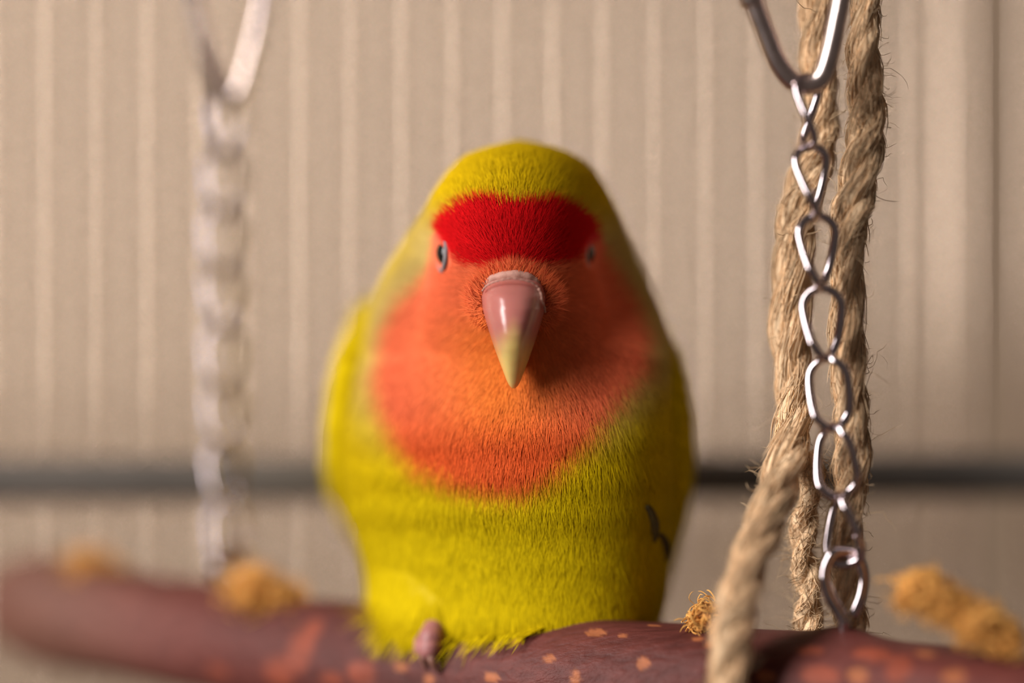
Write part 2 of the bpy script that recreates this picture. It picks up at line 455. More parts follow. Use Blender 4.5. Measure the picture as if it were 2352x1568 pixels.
def plumage(p, jit=0.0):
    kd = (FOC + np.clip(p[:, 1], -2, 30)) / FPX            # the pattern narrows slightly with depth, as the head does
    px = 1176 + p[:, 0] / kd; py = 784 - p[:, 2] / kd
    # perspective of the nearer face is small: use the flat pattern, front half only
    if jit: px = px + rng.normal(0, jit, len(p)); py = py + rng.normal(0, jit, len(p))
    front = sst(30, 18, p[:, 1])
    c = C_belly[None] * sst(1050, 1250, py)[:, None] + C_yel[None] * (1 - sst(1050, 1250, py))[:, None]
    cr = sst(560, 440, py)[:, None]; c = c * (1 - cr) + C_crown * cr
    so = poly_sd(px, py, ORANGE)
    pale = (sst(100, 15, so) * sst(430, 560, py) * sst(1100, 800, py) * front)[:, None] * 0.88
    c = c * (1 - pale) + C_pale * pale
    soft = np.interp(py, [500, 700, 1000, 1150], [9, 26, 38, 42])
    fo = sst(1, -1, so / soft) * front
    oc = C_cheek[None] * np.ones((len(p), 1))
    thr = np.exp(-((px - 1150) / 150) ** 2)[:, None] * sst(640, 800, py)[:, None]; oc = oc * (1 - thr) + C_throat * thr
    ch = sst(930, 1060, py)[:, None]; oc = oc * (1 - ch) + C_chest * ch
    lo = np.exp(-(((px - 1180) / 120) ** 2 + ((py - 650) / 50) ** 2))[:, None]; oc = oc * (1 - lo) + C_lore * lo
    c = c * (1 - fo[:, None]) + oc * fo[:, None]
    fr = sst(1, -1, poly_sd(px, py, RED) / 9.0) * front
    c = c * (1 - fr[:, None]) + C_red * fr[:, None]
    return c

bird = empty('lovebird', (0, 22, -34))
tag(bird, 'yellow lovebird with red forehead and orange face perched on the branch', 'bird')
body = mesh_obj('body', BVt, bodyF, M_feather, bird, colors=plumage(BVt))

# --- short barbs all over the body
def tri_sample(verts, faces4, n, weight):
    q = np.asarray(faces4); a, b, c, d = (verts[q[:, k]] for k in range(4))
    cen = (a + b + c + d) / 4
    nrm = np.cross(c - a, d - b); ar = 0.5 * np.linalg.norm(nrm, axis=1); nrm /= (2 * ar[:, None] + 1e-12)
    w_ = ar * weight(cen, nrm); w_ /= w_.sum()
    k = rng.choice(len(q), n, p=w_)
    u, v = rng.random((2, n, 1))
    p = (a[k] * (1 - u) + b[k] * u) * (1 - v) + (d[k] * (1 - u) + c[k] * u) * v
    # smooth normals
    vn = np.zeros_like(verts)
    for j in range(4): np.add.at(vn, q[:, j], nrm * ar[:, None])
    vn /= np.linalg.norm(vn, axis=1)[:, None] + 1e-12
    nn = (vn[q[k, 0]] * (1 - u) + vn[q[k, 1]] * u) * (1 - v) + (vn[q[k, 3]] * (1 - u) + vn[q[k, 2]] * u) * v
    nn /= np.linalg.norm(nn, axis=1)[:, None]
    return p, nn

def blades(p, nn, tdir, length, width, lift, cols, name, parent, mat, root_dark=1.0, tip=1.0):
    n = len(p)
    t = tdir - nn * (tdir * nn).sum(1, keepdims=True); t /= np.linalg.norm(t, axis=1, keepdims=True) + 1e-9
    s = np.cross(nn, t)
    a = rng.normal(0, 0.16, (n, 1)); t, s = t * np.cos(a) + s * np.sin(a), s * np.cos(a) - t * np.sin(a)
    L = length[:, None]; W = width[:, None]; l = lift[:, None]
    p0 = p - nn * 0.05
    p1 = p + (t * np.cos(l) + nn * np.sin(l)) * L * 0.5
    p2 = p + (t * np.cos(l) + nn * np.sin(l) * 0.55) * L
    Vv = np.stack([p0 - s * W * .5, p0 + s * W * .5, p1 - s * W * .5, p1 + s * W * .5, p2], 1).reshape(-1, 3)
    b = np.arange(n)[:, None] * 5
    F3 = np.concatenate([b + [0, 3, 1], b + [0, 2, 3], b + [2, 4, 3]], 0)
    cc = np.stack([cols * root_dark, cols * root_dark, cols, cols, cols * tip], 1).reshape(-1, 3)
    o = mesh_obj(name, Vv, F3, mat, parent, colors=cc)
    cn = np.repeat(nn, 5, 0)
    o.data.normals_split_custom_set_from_vertices(cn.astype(np.float32).tolist())
    o['kind'] = 'stuff'
    return o

beak_root = np.array([xr_(1180), -1.0, zr_(665)])
def bw(cen, nrm):
    py = 784 - cen[:, 2] / kx
    f = np.clip(0.12 - nrm[:, 1] * 1.2, 0.06, 1.0)
    f *= np.where(py < 1120, 1.0, 0.6)
    dist = np.linalg.norm(cen - beak_root, axis=1)
    return f * (1 + 2.2 * np.exp(-(dist / 9) ** 2))
NBL = 170000
p, nn = tri_sample(BVt, np.array(quads), NBL, bw)
d = p - beak_root; dist = np.linalg.norm(d, axis=1)
rad = d / (dist[:, None] + 1e-9)
down = np.array([0, 0.25, -1.0])
below = sst(2, -14, d[:, 2])                                  # below the beak the feathers turn to hang down
wdown = (sst(8, 26, dist) * (0.25 + 0.75 * below))[:, None]
back = np.array([0, 1.0, 0.15])
wback = (sst(10, 24, dist) * (1 - below))[:, None] * 0.8
td = rad * (1 - wdown) + down * wdown + back * wback
py = 784 - p[:, 2] / kx
ln = np.interp(dist, [4, 8, 14, 30, 45], [1.5, 2.4, 2.9, 3.8, 5.0]) * rng.uniform(.7, 1.25, NBL)
wd = np.interp(dist, [4, 12, 30, 45], [0.075, 0.095, 0.13, 0.20]) * rng.uniform(.7, 1.3, NBL)
lf = np.interp(dist, [4, 10, 30], [0.30, 0.14, 0.055]) * rng.uniform(.3, 1.6, NBL)
_tn = td - nn * (td * nn).sum(1, keepdims=True); _tn /= np.linalg.norm(_tn, axis=1, keepdims=True) + 1e-9
cols = plumage(p + _tn * ln[:, None] * .75, 5.0) * rng.uniform(.82, 1.14, (NBL, 1))
keep = np.ones(NBL, bool)
EYES = [(1010, 579), (1358, 579)]
eye_hits = []
for ex, ey in EYES:
    h, n_ = hit(bvh_body, ex, ey); eye_hits.append((h, n_))
    _t = td - nn * (td * nn).sum(1, keepdims=True); _t /= np.linalg.norm(_t, axis=1, keepdims=True) + 1e-9
    for _f in (0, .35, .7, 1.0):
        keep &= np.linalg.norm((p + _t * ln[:, None] * _f - h) * np.array([1, .8, .85]), axis=1) > 2.5
# bare skin under the beak
pxp = 1176 + p[:, 0] / kx
p, nn, td, ln, wd, lf, cols = (q[keep] for q in (p, nn, td, ln, wd, lf, cols))
blades(p, nn, td, ln, wd, lf, cols, 'plumage', bird, M_barb)

# --- eyes
for (h, n_), nm in zip(eye_hits, ('a', 'b')):
    n_ = n_ / np.linalg.norm(n_)
    side = np.sign(h[0] - xr_(1181))
    axis_dir = np.array([side * 0.96, -0.26, 0.05]); axis_dir /= np.linalg.norm(axis_dir)
    c = h - axis_dir * 1.65
    uu = np.array([0, 0, 1.0]) - axis_dir * axis_dir[2]; uu /= np.linalg.norm(uu); vv = np.cross(axis_dir, uu)
    vs_, fs_ = [], []
    nu, nv = 24, 16
    for a in range(nv + 1):
        fi = math.pi * a / nv
        for b in range(nu):
            la = 2 * math.pi * b / nu
            vs_.append(c + 2.15 * (axis_dir * math.cos(fi) + uu * math.sin(fi) * math.cos(la) + vv * math.sin(fi) * math.sin(la)))
    for a in range(nv):
        for b in range(nu):
            fs_.append((a * nu + b, a * nu + (b + 1) % nu, (a + 1) * nu + (b + 1) % nu, (a + 1) * nu + b))
    eye = mesh_obj('eye', vs_, fs_, M_eye, bird)
    la = np.linspace(0, 2 * math.pi, 40, endpoint=False)
    pts = c + axis_dir * 1.2 + 2.15 * (uu[None] * np.cos(la)[:, None] * 1.28 + vv[None] * (np.sign(np.sin(la)) * np.abs(np.sin(la)) ** 1.35)[:, None])
    Vt, Ft = tube(pts, 0.26 + 0.14 * np.abs(np.sin(la)), 10, closed=True)
    rg = mesh_obj('eye_ring', Vt, Ft, M_ring, eye); rg['label'] = 'pale grey bare skin ring'

# --- beak : row, half width px, front depth, back depth
BK = np.array([(634, 40, 0.2, 5), (641, 60, -1.4, 5), (655, 70, -3.0, 5), (680, 75, -4.6, 5), (710, 72, -5.7, 5), (740, 64, -6.2, 5), (770, 54.5, -6.1, 4.2), (800, 44.5, -5.4, 3.4), (830, 33.5, -4.2, 2.4),
               (855, 24, -3.0, 1.2), (875, 16.5, -1.9, .6), (887, 10.5, -1.2, .3), (893, 4, -.6, 0.0)], float)
nk, mk = 70, 48
by = np.linspace(634, 893, nk)
Vb = np.zeros((nk, mk, 3)); aa = np.linspace(0, 2 * math.pi, mk, endpoint=False)
kb = (FOC - 4) / FPX
for i, y_ in enumerate(by):
    hw, f, bk = (smooth_interp(np.array([y_]), BK[:, 0], BK[:, q])[0] for q in (1, 2, 3))
    hw = max(hw, 3) * kb; m = bk - (bk - f) * 0.30
    m = f + (bk - f) * 0.62
    sx_ = np.sin(aa); cx_ = -np.cos(aa)
    # front: ridged oval
    e = 0.84
    x = hw * np.sign(sx_) * np.abs(sx_) ** e
    yy = np.where(cx_ < 0, m + (m - f) * -np.abs(cx_) ** 1.05, m + (bk - m) * np.abs(cx_))
    Vb[i, :, 0] = (1180 - 1176) * kb + x - 0.02 * (y_ - 760) * 0; Vb[i, :, 1] = yy; Vb[i, :, 2] = (784 - y_) * kb
Vbf = Vb.reshape(-1, 3)
ib = np.arange(nk * mk).reshape(nk, mk)
Fb = [tuple(q) for q in np.stack([ib[:-1], ib[1:], np.roll(ib, -1, 1)[1:], np.roll(ib, -1, 1)[:-1]], -1).reshape(-1, 4).tolist()] + [tuple(ib[0].tolist()), tuple(ib[-1][::-1].tolist())]
pyb = 784 - Vbf[:, 2] / kb; pxb = (Vbf[:, 0] / kb + 1176 - 1180)
tt = sst(745, 840, pyb + 40 * np.exp(-(pxb / 22) ** 2) - 8)[:, None]
cpink = np.array([0.43, 0.150, 0.125]); ctip = np.array([0.68, 0.50, 0.16])
bc = cpink * (1 - tt) + ctip * tt
t2 = sst(850, 893, pyb)[:, None] * 0.25; bc = bc * (1 - t2) + np.array([0.45, 0.33, 0.12]) * t2
beak = mesh_obj('beak', Vbf, Fb, M_beak, bird, colors=bc)
beak['label'] = 'pink hooked upper beak with yellow tip'
# lower mandible tucked in the throat feathers behind
vs_ = []; rows_ = [(760, 40, 2.2), (790, 40, 1.0), (820, 34, .6), (845, 22, 1.4)]
for y_, hw, f in rows_:
    for a in np.linspace(0, 2 * math.pi, 16, endpoint=False):
        vs_.append(((4 + hw * math.sin(a)) * kb, f + 3 - 3 * math.cos(a), (784 - y_) * kb))
fs_ = [(i * 16 + k, (i + 1) * 16 + k, (i + 1) * 16 + (k + 1) % 16, i * 16 + (k + 1) % 16) for i in range(3) for k in range(16)] + [tuple(range(16)), tuple(range(63, 47, -1))]
mesh_obj('lower_mandible', vs_, fs_, M_beak, beak, colors=np.tile(cpink, (64, 1)))
# cere: a soft pale fold over the top of the beak
cp = spline([(1103, 668, 2.6), (1115, 650, 1.3), (1140, 637, .4), (1178, 631, 0), (1215, 637, .4), (1238, 654, 1.2), (1249, 680, 2.4)], 40)
pts = [P(a, b, FOC + c) for a, b, c in cp]
Vt, Ft = tube(pts, 0.28 + 0.42 * np.sin(np.linspace(0, math.pi, 40)) + 0.05 * np.sin(np.arange(40) * 1.3), 12)
ce = mesh_obj('cere', Vt, Ft, M_cere, beak); ce['label'] = 'pale fleshy cere above the beak'
cp = spline([(1108, 668, -1.0), (1118, 656, -2.2), (1142, 645, -2.9), (1178, 639, -3.2), (1215, 646, -2.9), (1238, 660, -2.3)], 40)
Vt, Ft = tube([P(a, b, FOC + c) for a, b, c in cp], 0.13 + 0.05 * np.sin(np.arange(40) * 2.1), 8)
mesh_obj('cere_edge', Vt, Ft, M_cere, beak)
# thin peeling flake along the beak's shaded edge
fp = spline([(1237, 662, -3.2), (1243, 675, -3.0), (1245, 690, -2.7), (1250, 703, -2.2), (1252, 716, -1.6)], 20)
Vt, Ft = tube([P(a, b, FOC + c) for a, b, c in fp], 0.16 + 0.05 * np.sin(np.arange(20) * 1.7), 6)
mesh_obj('peeling_flake', Vt, Ft, M_cere, beak)

# --- short bristles that overlap the cere
NBr = 3000
a = rng.uniform(-1.25, 1.25, NBr) * math.pi / 2 * 1.25
rx, rz = 76 * kb, 46 * kb
base = np.stack([4 * kb + rx * 1.06 * np.sin(a), np.zeros(NBr), (784 - 690) * kb + rz * 1.28 * np.cos(a)], 1)
base[:, [0, 2]] = np.array([4 * kb, (784 - 690) * kb]) + (base[:, [0, 2]] - np.array([4 * kb, (784 - 690) * kb])) * rng.uniform(.96, 1.20, (NBr, 1))
base += rng.normal(0, 0.25, (NBr, 3)) * np.array([1, 0, 1])
ok = []
for i in range(NBr):
    h = bvh_body.ray_cast(Vector((base[i, 0], -40, base[i, 2])), Vector((0, 1, 0)))
    ok.append(h)
base[:, 1] = [h[0][1] if h[0] is not None else 5 for h in ok]
bn = np.array([tuple(h[1]) if h[0] is not None else (0, -1, 0) for h in ok])
base[:, 1] = np.minimum(base[:, 1], 1.5) - rng.uniform(-.2, .9, NBr)
dirs = np.stack([np.sin(a), -0.15 + 0 * a, np.cos(a) * 0.9 + 0.1], 1) + rng.normal(0, 0.3, (NBr, 3))
bcols = plumage(base + dirs * 1.5, 5.0) * rng.uniform(.85, 1.25, (NBr, 1))
blades(base, bn, dirs, rng.uniform(1.2, 2.8, NBr), rng.uniform(.05, .10, NBr), rng.uniform(.08, .38, NBr), bcols, 'facial_bristles', bird, M_barb)

# --- wings
def wing(outer, side, yc):
    o = np.array(outer, float); n = 60
    rows = o[0, 0] + (o[-1, 0] - o[0, 0]) * (0.5 - 0.5 * np.cos(np.linspace(0.02, math.pi - .02, n)))
    outp = smooth_interp(rows, o[:, 0], o[:, 1])
    u = (rows - rows[0]) / (rows[-1] - rows[0])
    thick = 0.15 + 4.2 * np.sin(math.pi * np.clip(u * 0.985 + 0.004, 0, 1)) ** 0.6
    dep = 0.3 + 16.0 * np.sin(math.pi * np.clip(u * 0.985 + 0.004, 0, 1)) ** 0.62
    dm = FOC + yc; kk = dm / FPX
    Vw = np.zeros((n, 40, 3)); aa = np.linspace(0, 2 * math.pi, 40, endpoint=False)
    for i in range(n):
        xo = (outp[i] - 1176) * kk; cx = xo - side * thick[i]
        Vw[i, :, 0] = cx + thick[i] * np.cos(aa) * np.where(np.cos(aa) * side > 0, 1.0, 2.4)
        Vw[i, :, 1] = yc + 12 * u[i] ** 2 + dep[i] * np.sin(aa) - side * 0.26 * (Vw[i, :, 0] - xo)
        Vw[i, :, 2] = (784 - rows[i]) * kk
    iw = np.arange(n * 40).reshape(n, 40)
    q = np.stack([iw[:-1], iw[1:], np.roll(iw, -1, 1)[1:], np.roll(iw, -1, 1)[:-1]], -1).reshape(-1, 4)
    # orient outward
    vv = Vw.reshape(-1, 3)
    a_, b_, c_, d_ = (vv[q[:, k]] for k in range(4))
    nrm = np.cross(c_ - a_, d_ - b_); cen = (a_ + b_ + c_ + d_) / 4 - np.repeat(Vw.mean(1)[:-1], 40, 0)
    if (nrm * cen).sum() < 0: q = q[:, ::-1].copy()
    F = [tuple(x) for x in q.tolist()] + [tuple(iw[0].tolist()), tuple(iw[-1][::-1].tolist())]
    cw = np.tile(np.array([0.68, 0.49, 0.002]), (len(vv), 1))
    wg = mesh_obj('wing', vv, F, M_feather, bird, colors=cw)
    pw, nw = tri_sample(vv, q, 9000, lambda c, nn_: np.clip(.2 - nn_[:, 1], .1, 1))
    N = len(pw)
    tdw = np.tile(np.array([0, 0.45, -1.0]), (N, 1))
    cc = np.tile(np.array([0.68, 0.49, 0.002]), (N, 1)) * rng.uniform(.85, 1.12, (N, 1))
    blades(pw, nw, tdw, rng.uniform(3, 5, N), rng.uniform(.2, .45, N), rng.uniform(.01, .06, N), cc, 'covert_barbs', wg, M_barb)
    return wg
wl = wing([(685, 850), (710, 833), (750, 808), (800, 783), (860, 763), (950, 747), (1050, 739), (1120, 745), (1200, 772), (1255, 805)], -1, 37)
wr = wing([(745, 1520), (780, 1535), (840, 1559), (920, 1580), (1010, 1592), (1080, 1595), (1170, 1583), (1280, 1562), (1350, 1546), (1410, 1525)], 1, 24)
# dark quill tips showing at the wing's edge
def vane(name, p0, p1, wdt, thick, mat, parent, nvec=np.array([0, -1.0, 0])):
    p0 = np.asarray(p0, float); p1 = np.asarray(p1, float); t = p1 - p0; s = np.cross(t, nvec); s /= np.linalg.norm(s)
    vs_, fs_ = [], []; n = 14
    for i in range(n):
        u = i / (n - 1); w_ = wdt * (math.sin(math.pi * (0.06 + 0.92 * u)) ** 0.6) * .5
        c = p0 + t * u
        for a_, b_ in ((-1, 0), (-.5, .8), (0, 1.15), (.5, .8), (1, 0), (0, -.6)):
            vs_.append(c + s * w_ * a_ + nvec * thick * b_ * .5)
    for i in range(n - 1):
        for k in range(6):
            fs_.append((i * 6 + k, i * 6 + (k + 1) % 6, (i + 1) * 6 + (k + 1) % 6, (i + 1) * 6 + k))
    fs_ += [tuple(range(5, -1, -1)), tuple((n - 1) * 6 + k for k in range(6))]
    return mesh_obj(name, vs_, fs_, mat, parent)
for (xa, ya), (xb, yb) in (((1484, 1160), (1503, 1245)), ((1513, 1225), (1529, 1290))):
    ha, _ = hit(bvh_body, xa, ya); hb, _ = hit(bvh_body, xb, yb)
    ha = ha if ha is not None else P(xa, ya, 334); hb = hb if hb is not None else P(xb, yb, 334)
    f = vane('flight_feather', ha + [0, -.25, 0], hb + [0, -.25, 0], 2.5, .5, M_dark, wr); f['label'] = 'dark flight feather tip'
# tail behind the branch
M_tail = simple('tail_yellow', (0.55, 0.42, 0.02), 0.8, nscale=300, namt=0.2)
for k in range(5):
    vane('tail_feather', (-5 + 2.5 * k, 40, -34), (-9 + 4.5 * k, 66 + abs(k - 2) * -2, -78 + abs(k - 2) * 4), 7, .6, M_tail, bird)

# --- the visible foot : toes curled over the branch
def toe_path(pxs, dmin):
    pts = []
    for a, b in pxs:
        h, n_ = hit(bvh_branch, a, b)
        pts.append(h + n_ * dmin)
    return np.array(pts)
fh, fn = hit(bvh_branch, 1003, 1452)
pad_pts = [fh + fn * 0.6 + np.array([0, 4, 1.6]), fh + fn * 0.8 + np.array([0, 2, .8]), fh + fn * .8]
Vt, Ft = tube(pad_pts, [1.5, 1.6, 1.4], 12)
foot = mesh_obj('foot', Vt, Ft, M_toe, bird)
for pxs, r0 in (([(1012, 1448), (1003, 1470), (1000, 1492), (1006, 1516)], 1.95), ([(985, 1462), (978, 1476), (974, 1492), (976, 1508)], 1.15)):
    tp = spline(toe_path(pxs, r0 * 0.8), 14)
    rr_ = r0 * (1 - 0.12 * np.linspace(0, 1, 14)) * (1 + .06 * np.sin(np.arange(14) * 1.4)); rr_ *= np.sqrt(np.clip(1 - (np.abs(np.linspace(-1, 1, 14)) ** 3.2) * .93, 0.02, 1))
    Vt, Ft = tube(tp, rr_, 14); mesh_obj('toe', Vt, Ft, M_toe, foot)
    e = tp[-1]; h2, n2 = hit(bvh_branch, pxs[-1][0] + 6, pxs[-1][1] + 30)
    cl = spline([e - (tp[-1] - tp[-2]), e + np.array([0.15, -.25, -.7]), h2 + n2 * .35], 10)
    Vt, Ft = tube(cl, np.linspace(r0 * .5, .12, 10), 10); mesh_obj('claw', Vt, Ft, M_claw, foot)

# ------------------------------------------------------------------ chains
def link_pts(c, length, halfw, roll, tw, axis_dir, n=44):
    """twisted oval link, length/halfw to the wire's centre"""
    b = length / 2; hw = halfw
    q = (b - hw); per = 4 * q + 2 * math.pi * hw
    d_ = np.linspace(0, per, n, endpoint=False)
    s = np.empty(n); a = np.empty(n)
    for k, x in enumerate(d_):
        if x < 2 * q: s[k], a[k] = -q + x, hw
        elif x < 2 * q + math.pi * hw:
            f = (x - 2 * q) / hw; s[k], a[k] = q + hw * math.sin(f), hw * math.cos(f)
        elif x < 4 * q + math.pi * hw: s[k], a[k] = q - (x - 2 * q - math.pi * hw), -hw
        else:
            f = (x - 4 * q - math.pi * hw) / hw; s[k], a[k] = -q - hw * math.sin(f), -hw * math.cos(f)
    fi = roll + tw * 0.5 * (s / b)
    up = np.asarray(axis_dir, float); up /= np.linalg.norm(up)
    e1 = np.array([1.0, 0, 0]); e1 -= up * e1.dot(up); e1 /= np.linalg.norm(e1); e2 = np.cross(up, e1)
    return c + up[None] * s[:, None] + e1[None] * (a * np.cos(fi))[:, None] + e2[None] * (a * np.sin(fi))[:, None]

def chain(name, label, ends, dist, length_px, halfw_px, wire, mat, rolls, tw):
    k = dist / FPX
    root = empty(name, P(ends[-1][0], ends[-1][1], dist)); tag(root, label, 'chain', 'swing chains')
    n = len(ends) - 1
    for i in range(n):
        a = P(*ends[i], dist); b = P(*ends[i + 1], dist)
        up = a - b; u = up / np.linalg.norm(up)
        c = a - u * (length_px * k * 0.5)
        pts = link_pts(c, length_px * k - wire, halfw_px * k - wire / 2, math.radians(rolls[i]), math.radians(tw), u)
        Vt, Ft = tube(pts, wire / 2, 12, closed=True)
        mesh_obj('link', Vt, Ft, mat, root)
    return root
DR, DL = 312.5, 362.0
chain('swing_chain', 'sharp twisted-link steel chain hanging in front of the jute ropes',
      [(1853, 166), (1858, 326), (1874, 486), (1884, 652), (1896, 812), (1912, 967), (1925, 1124), (1940, 1275)], DR, 184, 55, 1.25, M_steel,
      [72, 52, 34, 22, -2, -26, -54], -82)
chain('swing_chain', 'soft blurred steel chain hanging over the thinner sawn end of the branch',
      [(527, 205), (516, 340), (509, 474), (508, 608), (510, 742), (511, 876), (513, 1010), (519, 1144), (526, 1270)], DL, 158, 48, 1.25, M_steel,
      [40, 30, 24, 40, 20, 35, 30, 10], -82)

def screw_eye(top, dist, hgt, hw, label):
    """eye bent from one wire with a shank that goes down into the wood"""
    k = dist / FPX; x, y = top
    q = [(x + 2, y + hgt + 60, 0), (x + 1, y + hgt + 25, 0), (x - 4, y + hgt - 5, -.4), (x - hw * .75, y + hgt * .66, -.7), (x - hw, y + hgt * .36, -.7), (x - hw * .6, y + hgt * .10, -.4), (x, y + 8, 0),
         (x + hw * .65, y + hgt * .10, .4), (x + hw, y + hgt * .38, .8), (x + hw * .85, y + hgt * .68, .9), (x + hw * .42, y + hgt * .95, .9)]
    pts = spline([P(a, b, dist + c) for a, b, c in q], 60)
    Vt, Ft = tube(pts, 0.88, 12)
    o = mesh_obj('screw_eye', Vt, Ft, M_steel); tag(o, label, 'screw eye', 'screw eyes'); return o
screw_eye((1938, 1258), DR, 165, 45, 'steel screw eye in the branch at the foot of the sharp chain')
screw_eye((531, 1252), DL, 120, 36, 'blurred steel screw eye in the branch at the foot of the blurred chain')

def carabiner(pts, dist, wire, label, mat, sleeve):
    root = empty('carabiner', P(pts[0][0], pts[0][1], dist)); tag(root, label, 'carabiner', 'carabiners')
    low = max(b for a, b in pts); k = dist / FPX              # it leans a little towards the lens at the top
    lean = lambda b: -0.17 * (low - b) * k
    c = spline([P(a, b, dist + lean(b)) for a, b in pts], 120, closed=True)
    Vt, Ft = tube(c, wire / 2, 16, closed=True); mesh_obj('frame', Vt, Ft, mat, root)
    sl = spline([P(a, b, dist + lean(b)) for a, b in sleeve], 16)
    rr_ = np.full(16, wire / 2 * 1.28); rr_[0] *= .9; rr_[-1] *= .94
    Vt, Ft = tube(sl, rr_, 18); mesh_obj('gate_sleeve', Vt, Ft, mat, root)
    return root
carabiner([(1731, 0), (1757, 70), (1787, 142), (1822, 186), (1858, 195), (1888, 176), (1907, 120), (1921, 55), (1934, -15), (1950, -140), (1955, -280), (1925, -400), (1850, -460), (1770, -450), (1705, -380), (1680, -270), (1697, -120)], DR, 2.75,
          'steel carabiner holding the sharp chain beside the jute ropes', M_carab, [(1681, -240), (1690, -150), (1712, -50), (1733, 10)])
carabiner([(446, 0), (464, 70), (484, 145), (505, 200), (528, 222), (553, 208), (572, 150), (590, 80), (606, 0), (622, -120), (622, -240), (595, -350), (530, -400), (460, -385), (415, -310), (408, -190), (428, -80)], DL, 2.75,
          'blurred steel carabiner holding the blurred chain', M_carab, [(408, -200), (414, -130), (428, -70), (447, 0)])
# cage roof wires the carabiners hang from (above the picture)
for px_, py_, d_, lb in ((1850, -446, DR, 'cage roof wire through the carabiner of the sharp chain'), (528, -386, DL, 'cage roof wire through the blurred carabiner')):
    q = P(px_, py_, d_)
    Vt, Ft = tube([q + [0, -160, -1.2 + 2.9], q + [0, 0, 2.9 - 1.2], q + [0, CD - d_, 2.9 - 1.2]], 1.2, 12, cap=False)
    tag(mesh_obj('roof_wire', Vt, Ft, M_wire), lb, 'wire', 'cage roof wires')

# ------------------------------------------------------------------ jute ropes
def rope(pts, rads, label, turns, plies=3, fuzz=900, seed=1, stray=90):
    r_ = np.random.default_rng(seed)
    c4 = spline([list(P(a, b, d)) + [w_] for (a, b, d), w_ in zip(pts, rads)], 150)
    path = c4[:, :3]; rad = c4[:, 3]
    root = empty('jute_rope', path[-1]); tag(root, label, 'rope', 'jute ropes')
    t, u, b = frames(path); n = len(path)
    s = np.linspace(0, 1, n)
    lumps = 1 + 0.10 * np.sin(s * 37 + seed) + 0.07 * np.sin(s * 83 + 2 * seed)
    strands = []
    for k in range(plies):
        ph = 2 * math.pi * k / plies + s * turns * 2 * math.pi
        off = 0.44 * rad * lumps
        sp = path + (u * np.cos(ph)[:, None] + b * np.sin(ph)[:, None]) * off[:, None]
        strands.append(sp)
        Vt, Ft = tube(sp, rad * 0.58 * (1 + 0.08 * np.sin(s * 60 + k * 2)), 14)
        mesh_obj('strand', Vt, Ft, M_jute, root)
    # surface fibres lying along each strand, then strays that stand off
    K = 7; paths = []; radii = []; cols_ = []
    for f in range(fuzz):
        sp = strands[r_.integers(plies)]
        L = r_.integers(8, 20); i0 = r_.integers(0, n - L - 1)
        idx = np.linspace(i0, i0 + L, K).astype(int)
        a0 = r_.uniform(0, 2 * math.pi); da = r_.normal(0, 1.2)
        rr_ = rad[idx] * 0.58 * (1.0 + np.abs(r_.normal(0, .10)))
        aa = a0 + np.linspace(0, da, K)
        q = sp[idx] + (u[idx] * np.cos(aa)[:, None] + b[idx] * np.sin(aa)[:, None]) * rr_[:, None]
        end = (r_.random() < .35) * r_.uniform(.1, .7)
        q += (u[idx] * np.cos(aa)[:, None] + b[idx] * np.sin(aa)[:, None]) * (end * np.linspace(0, 1, K) ** 2)[:, None]
        q += r_.normal(0, .05, q.shape)
        paths.append(q); radii.append(r_.uniform(.04, .10))
        cols_.append(np.array([0.75, 0.53, 0.32]) * r_.uniform(.55, 1.45))
    for f in range(stray):
        i0 = r_.integers(2, n - 3); a0 = r_.uniform(0, 2 * math.pi)
        o = u[i0] * math.cos(a0) + b[i0] * math.sin(a0)
        p0 = path[i0] + o * rad[i0] * .9
        L = r_.uniform(.8, 3.6) if r_.random() < .90 else r_.uniform(4, 7)
        dirv = o + t[i0] * r_.normal(0, .7) + r_.normal(0, .3, 3); dirv /= np.linalg.norm(dirv)
        q = [p0]
        for k in range(K - 1):
            dirv = dirv + r_.normal(0, .38, 3); dirv /= np.linalg.norm(dirv); q.append(q[-1] + dirv * L / (K - 1))
        paths.append(np.array(q)); radii.append(r_.uniform(.025, .052))
        cols_.append(np.array([0.55, 0.38, 0.22]) * r_.uniform(.6, 1.3))
    Vf, Ff = batch_tubes(np.array(paths), np.array(radii))
    cc = np.repeat(np.array(cols_), K * 3, 0)
    o = mesh_obj('fibres', Vf, Ff, M_jfib, root, colors=cc); o['kind'] = 'stuff'
    return root
rope([(1868, -260, 327), (1872, -120, 327), (1878, 0, 326.5), (1878, 110, 326.5), (1884, 220, 326.5), (1884, 310, 326.5), (1862, 400, 326.5), (1832, 490, 326.5), (1824, 600, 326), (1815, 750, 325.5), (1822, 880, 324), (1822, 980, 321), (1795, 1090, 316), (1762, 1190, 311), (1718, 1295, 308), (1692, 1390, 306.5), (1681, 1470, 306), (1672, 1570, 306), (1668, 1680, 306.5), (1672, 1760, 309)],
     [2.3, 2.3, 2.3, 2.3, 2.3, 2.4, 2.7, 2.8, 2.8, 2.7, 2.5, 2.5, 2.5, 2.5, 2.4, 2.5, 2.6, 2.6, 2.5, 2.3], 'jute rope slanting down across the front of the branch', 6.5, 3, 3600, 3, 700)
rope([(1982, -260, 319), (1984, -120, 319), (1988, 0, 319), (1982, 110, 318.5), (1990, 220, 318.5), (1988, 320, 318.5), (1968, 430, 318.5), (1950, 540, 318.5), (1946, 680, 318.5), (1947, 830, 318.5), (1955, 950, 318.5), (1956, 1060, 318.5), (1946, 1170, 318.5), (1944, 1290, 318.5), (1950, 1400, 318.5), (1952, 1470, 318.5)],
     [2.0, 2.0, 2.0, 2.05, 2.2, 2.6, 2.5, 2.3, 2.2, 2.2, 2.3, 2.3, 2.1, 2.1, 2.1, 2.1], 'jute rope running straight down behind the sharp chain', 5.5, 3, 3200, 5, 700)
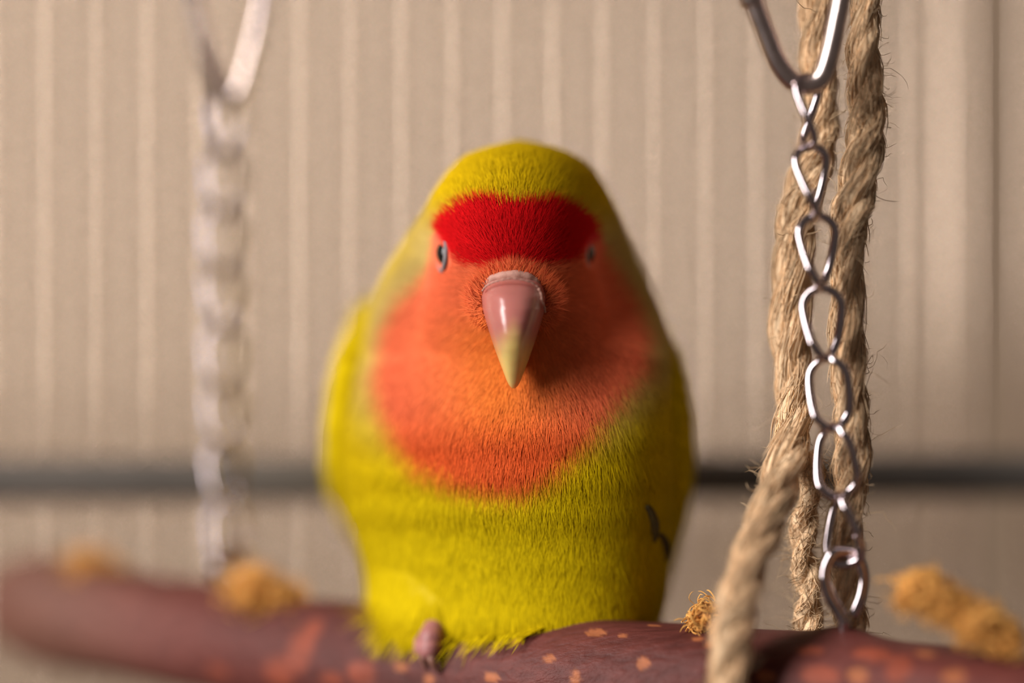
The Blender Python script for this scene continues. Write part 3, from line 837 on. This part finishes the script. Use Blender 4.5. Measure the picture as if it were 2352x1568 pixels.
rope([(1868, 1040, 321.5), (1864, 1110, 322.5), (1850, 1190, 323), (1842, 1260, 323), (1856, 1330, 323), (1858, 1400, 323), (1850, 1462, 322.5)],
     [1.4, 1.7, 1.8, 1.8, 1.9, 1.9, 1.9], 'short frayed jute strand between the two long ropes, standing on the branch', 2, 2, 1100, 9, 420)

# ------------------------------------------------------------------ tufts of golden fibre stuck on the branch
def tuft(blobs, label, nf, col, seed):
    """blobs: list of (px,py,d, rx,ry mm) ; curly fibres wound inside each"""
    r_ = np.random.default_rng(seed)
    K = 12; paths = []; radii = []; cols_ = []
    for px_, py_, d_, rx_, ry_ in blobs:
        c = P(px_, py_, d_)
        for f in range(nf):
            q = r_.normal(0, 1, 3); q /= np.linalg.norm(q); q *= r_.uniform(.35, .95)
            v = np.cross(q, r_.normal(0, 1, 3)); v /= np.linalg.norm(v)
            pp = []
            rr_ = np.linalg.norm(q)
            for k in range(K):
                pp.append(q.copy()); q = q + v * .22; v = v + r_.normal(0, .22, 3) - q * .25; v /= np.linalg.norm(v)
            pp = np.array(pp) * np.array([rx_, (rx_ + ry_) / 2, ry_]) + c
            paths.append(pp); radii.append(r_.uniform(.06, .15)); cols_.append(col * r_.uniform(.6, 1.3))
    Vf, Ff = batch_tubes(np.array(paths), np.array(radii))
    root = empty('fibre_tuft', P(blobs[-1][0], blobs[-1][1], blobs[-1][2])); tag(root, label, 'fibre tuft', 'golden fibre tufts on the branch')
    o = mesh_obj('fibres', Vf, Ff, M_jfib, root, colors=np.repeat(np.array(cols_), K * 3, 0)); o['kind'] = 'stuff'
    # solid plug of packed fibre inside
    for i_, (px_, py_, d_, rx_, ry_) in enumerate(blobs):
        c = P(px_, py_, d_); vs_ = []; fs_ = []
        for a in range(11):
            fi = math.pi * a / 10
            for b_ in range(16):
                la = 2 * math.pi * b_ / 16; rj = 0.72 * (1 + .08 * math.sin(3 * la + a))
                vs_.append(c + rj * np.array([rx_ * math.sin(fi) * math.cos(la), (rx_ + ry_) / 2 * math.sin(fi) * math.sin(la), ry_ * math.cos(fi)]))
        for a in range(10):
            for b_ in range(16): fs_.append((a * 16 + b_, (a + 1) * 16 + b_, (a + 1) * 16 + (b_ + 1) % 16, a * 16 + (b_ + 1) % 16))
        mesh_obj('core', vs_, fs_, M_gold, root)
    return root
M_gold = simple('packed_golden_fibre', (0.76, 0.38, 0.095), 0.9, nscale=800, namt=0.4, bump=0.0005)
GOLD = np.array([0.80, 0.40, 0.10])
tuft([(1622, 1418, 319, 2.1, 1.9), (1605, 1428, 319, 1.3, 1.1)], 'small curled golden tuft beside the slanting jute rope', 260, GOLD, 1)
tuft([(2120, 1362, 303, 3.0, 2.4), (2180, 1392, 302, 3.0, 2.2), (2245, 1436, 301, 3.2, 2.6), (2300, 1468, 300.5, 2.6, 2.0)], 'long golden tuft leaning along the branch beyond the sharp chain', 220, GOLD, 2)
tuft([(582, 1356, 353, 3.8, 3.0), (648, 1376, 352, 2.8, 2.2)], 'rounded golden tuft between the blurred chain and the bird', 220, GOLD, 3)
tuft([(208, 1306, 376, 3.6, 2.6), (268, 1332, 374, 2.4, 1.8)], 'small golden tuft near the sawn end of the branch', 200, GOLD, 4)
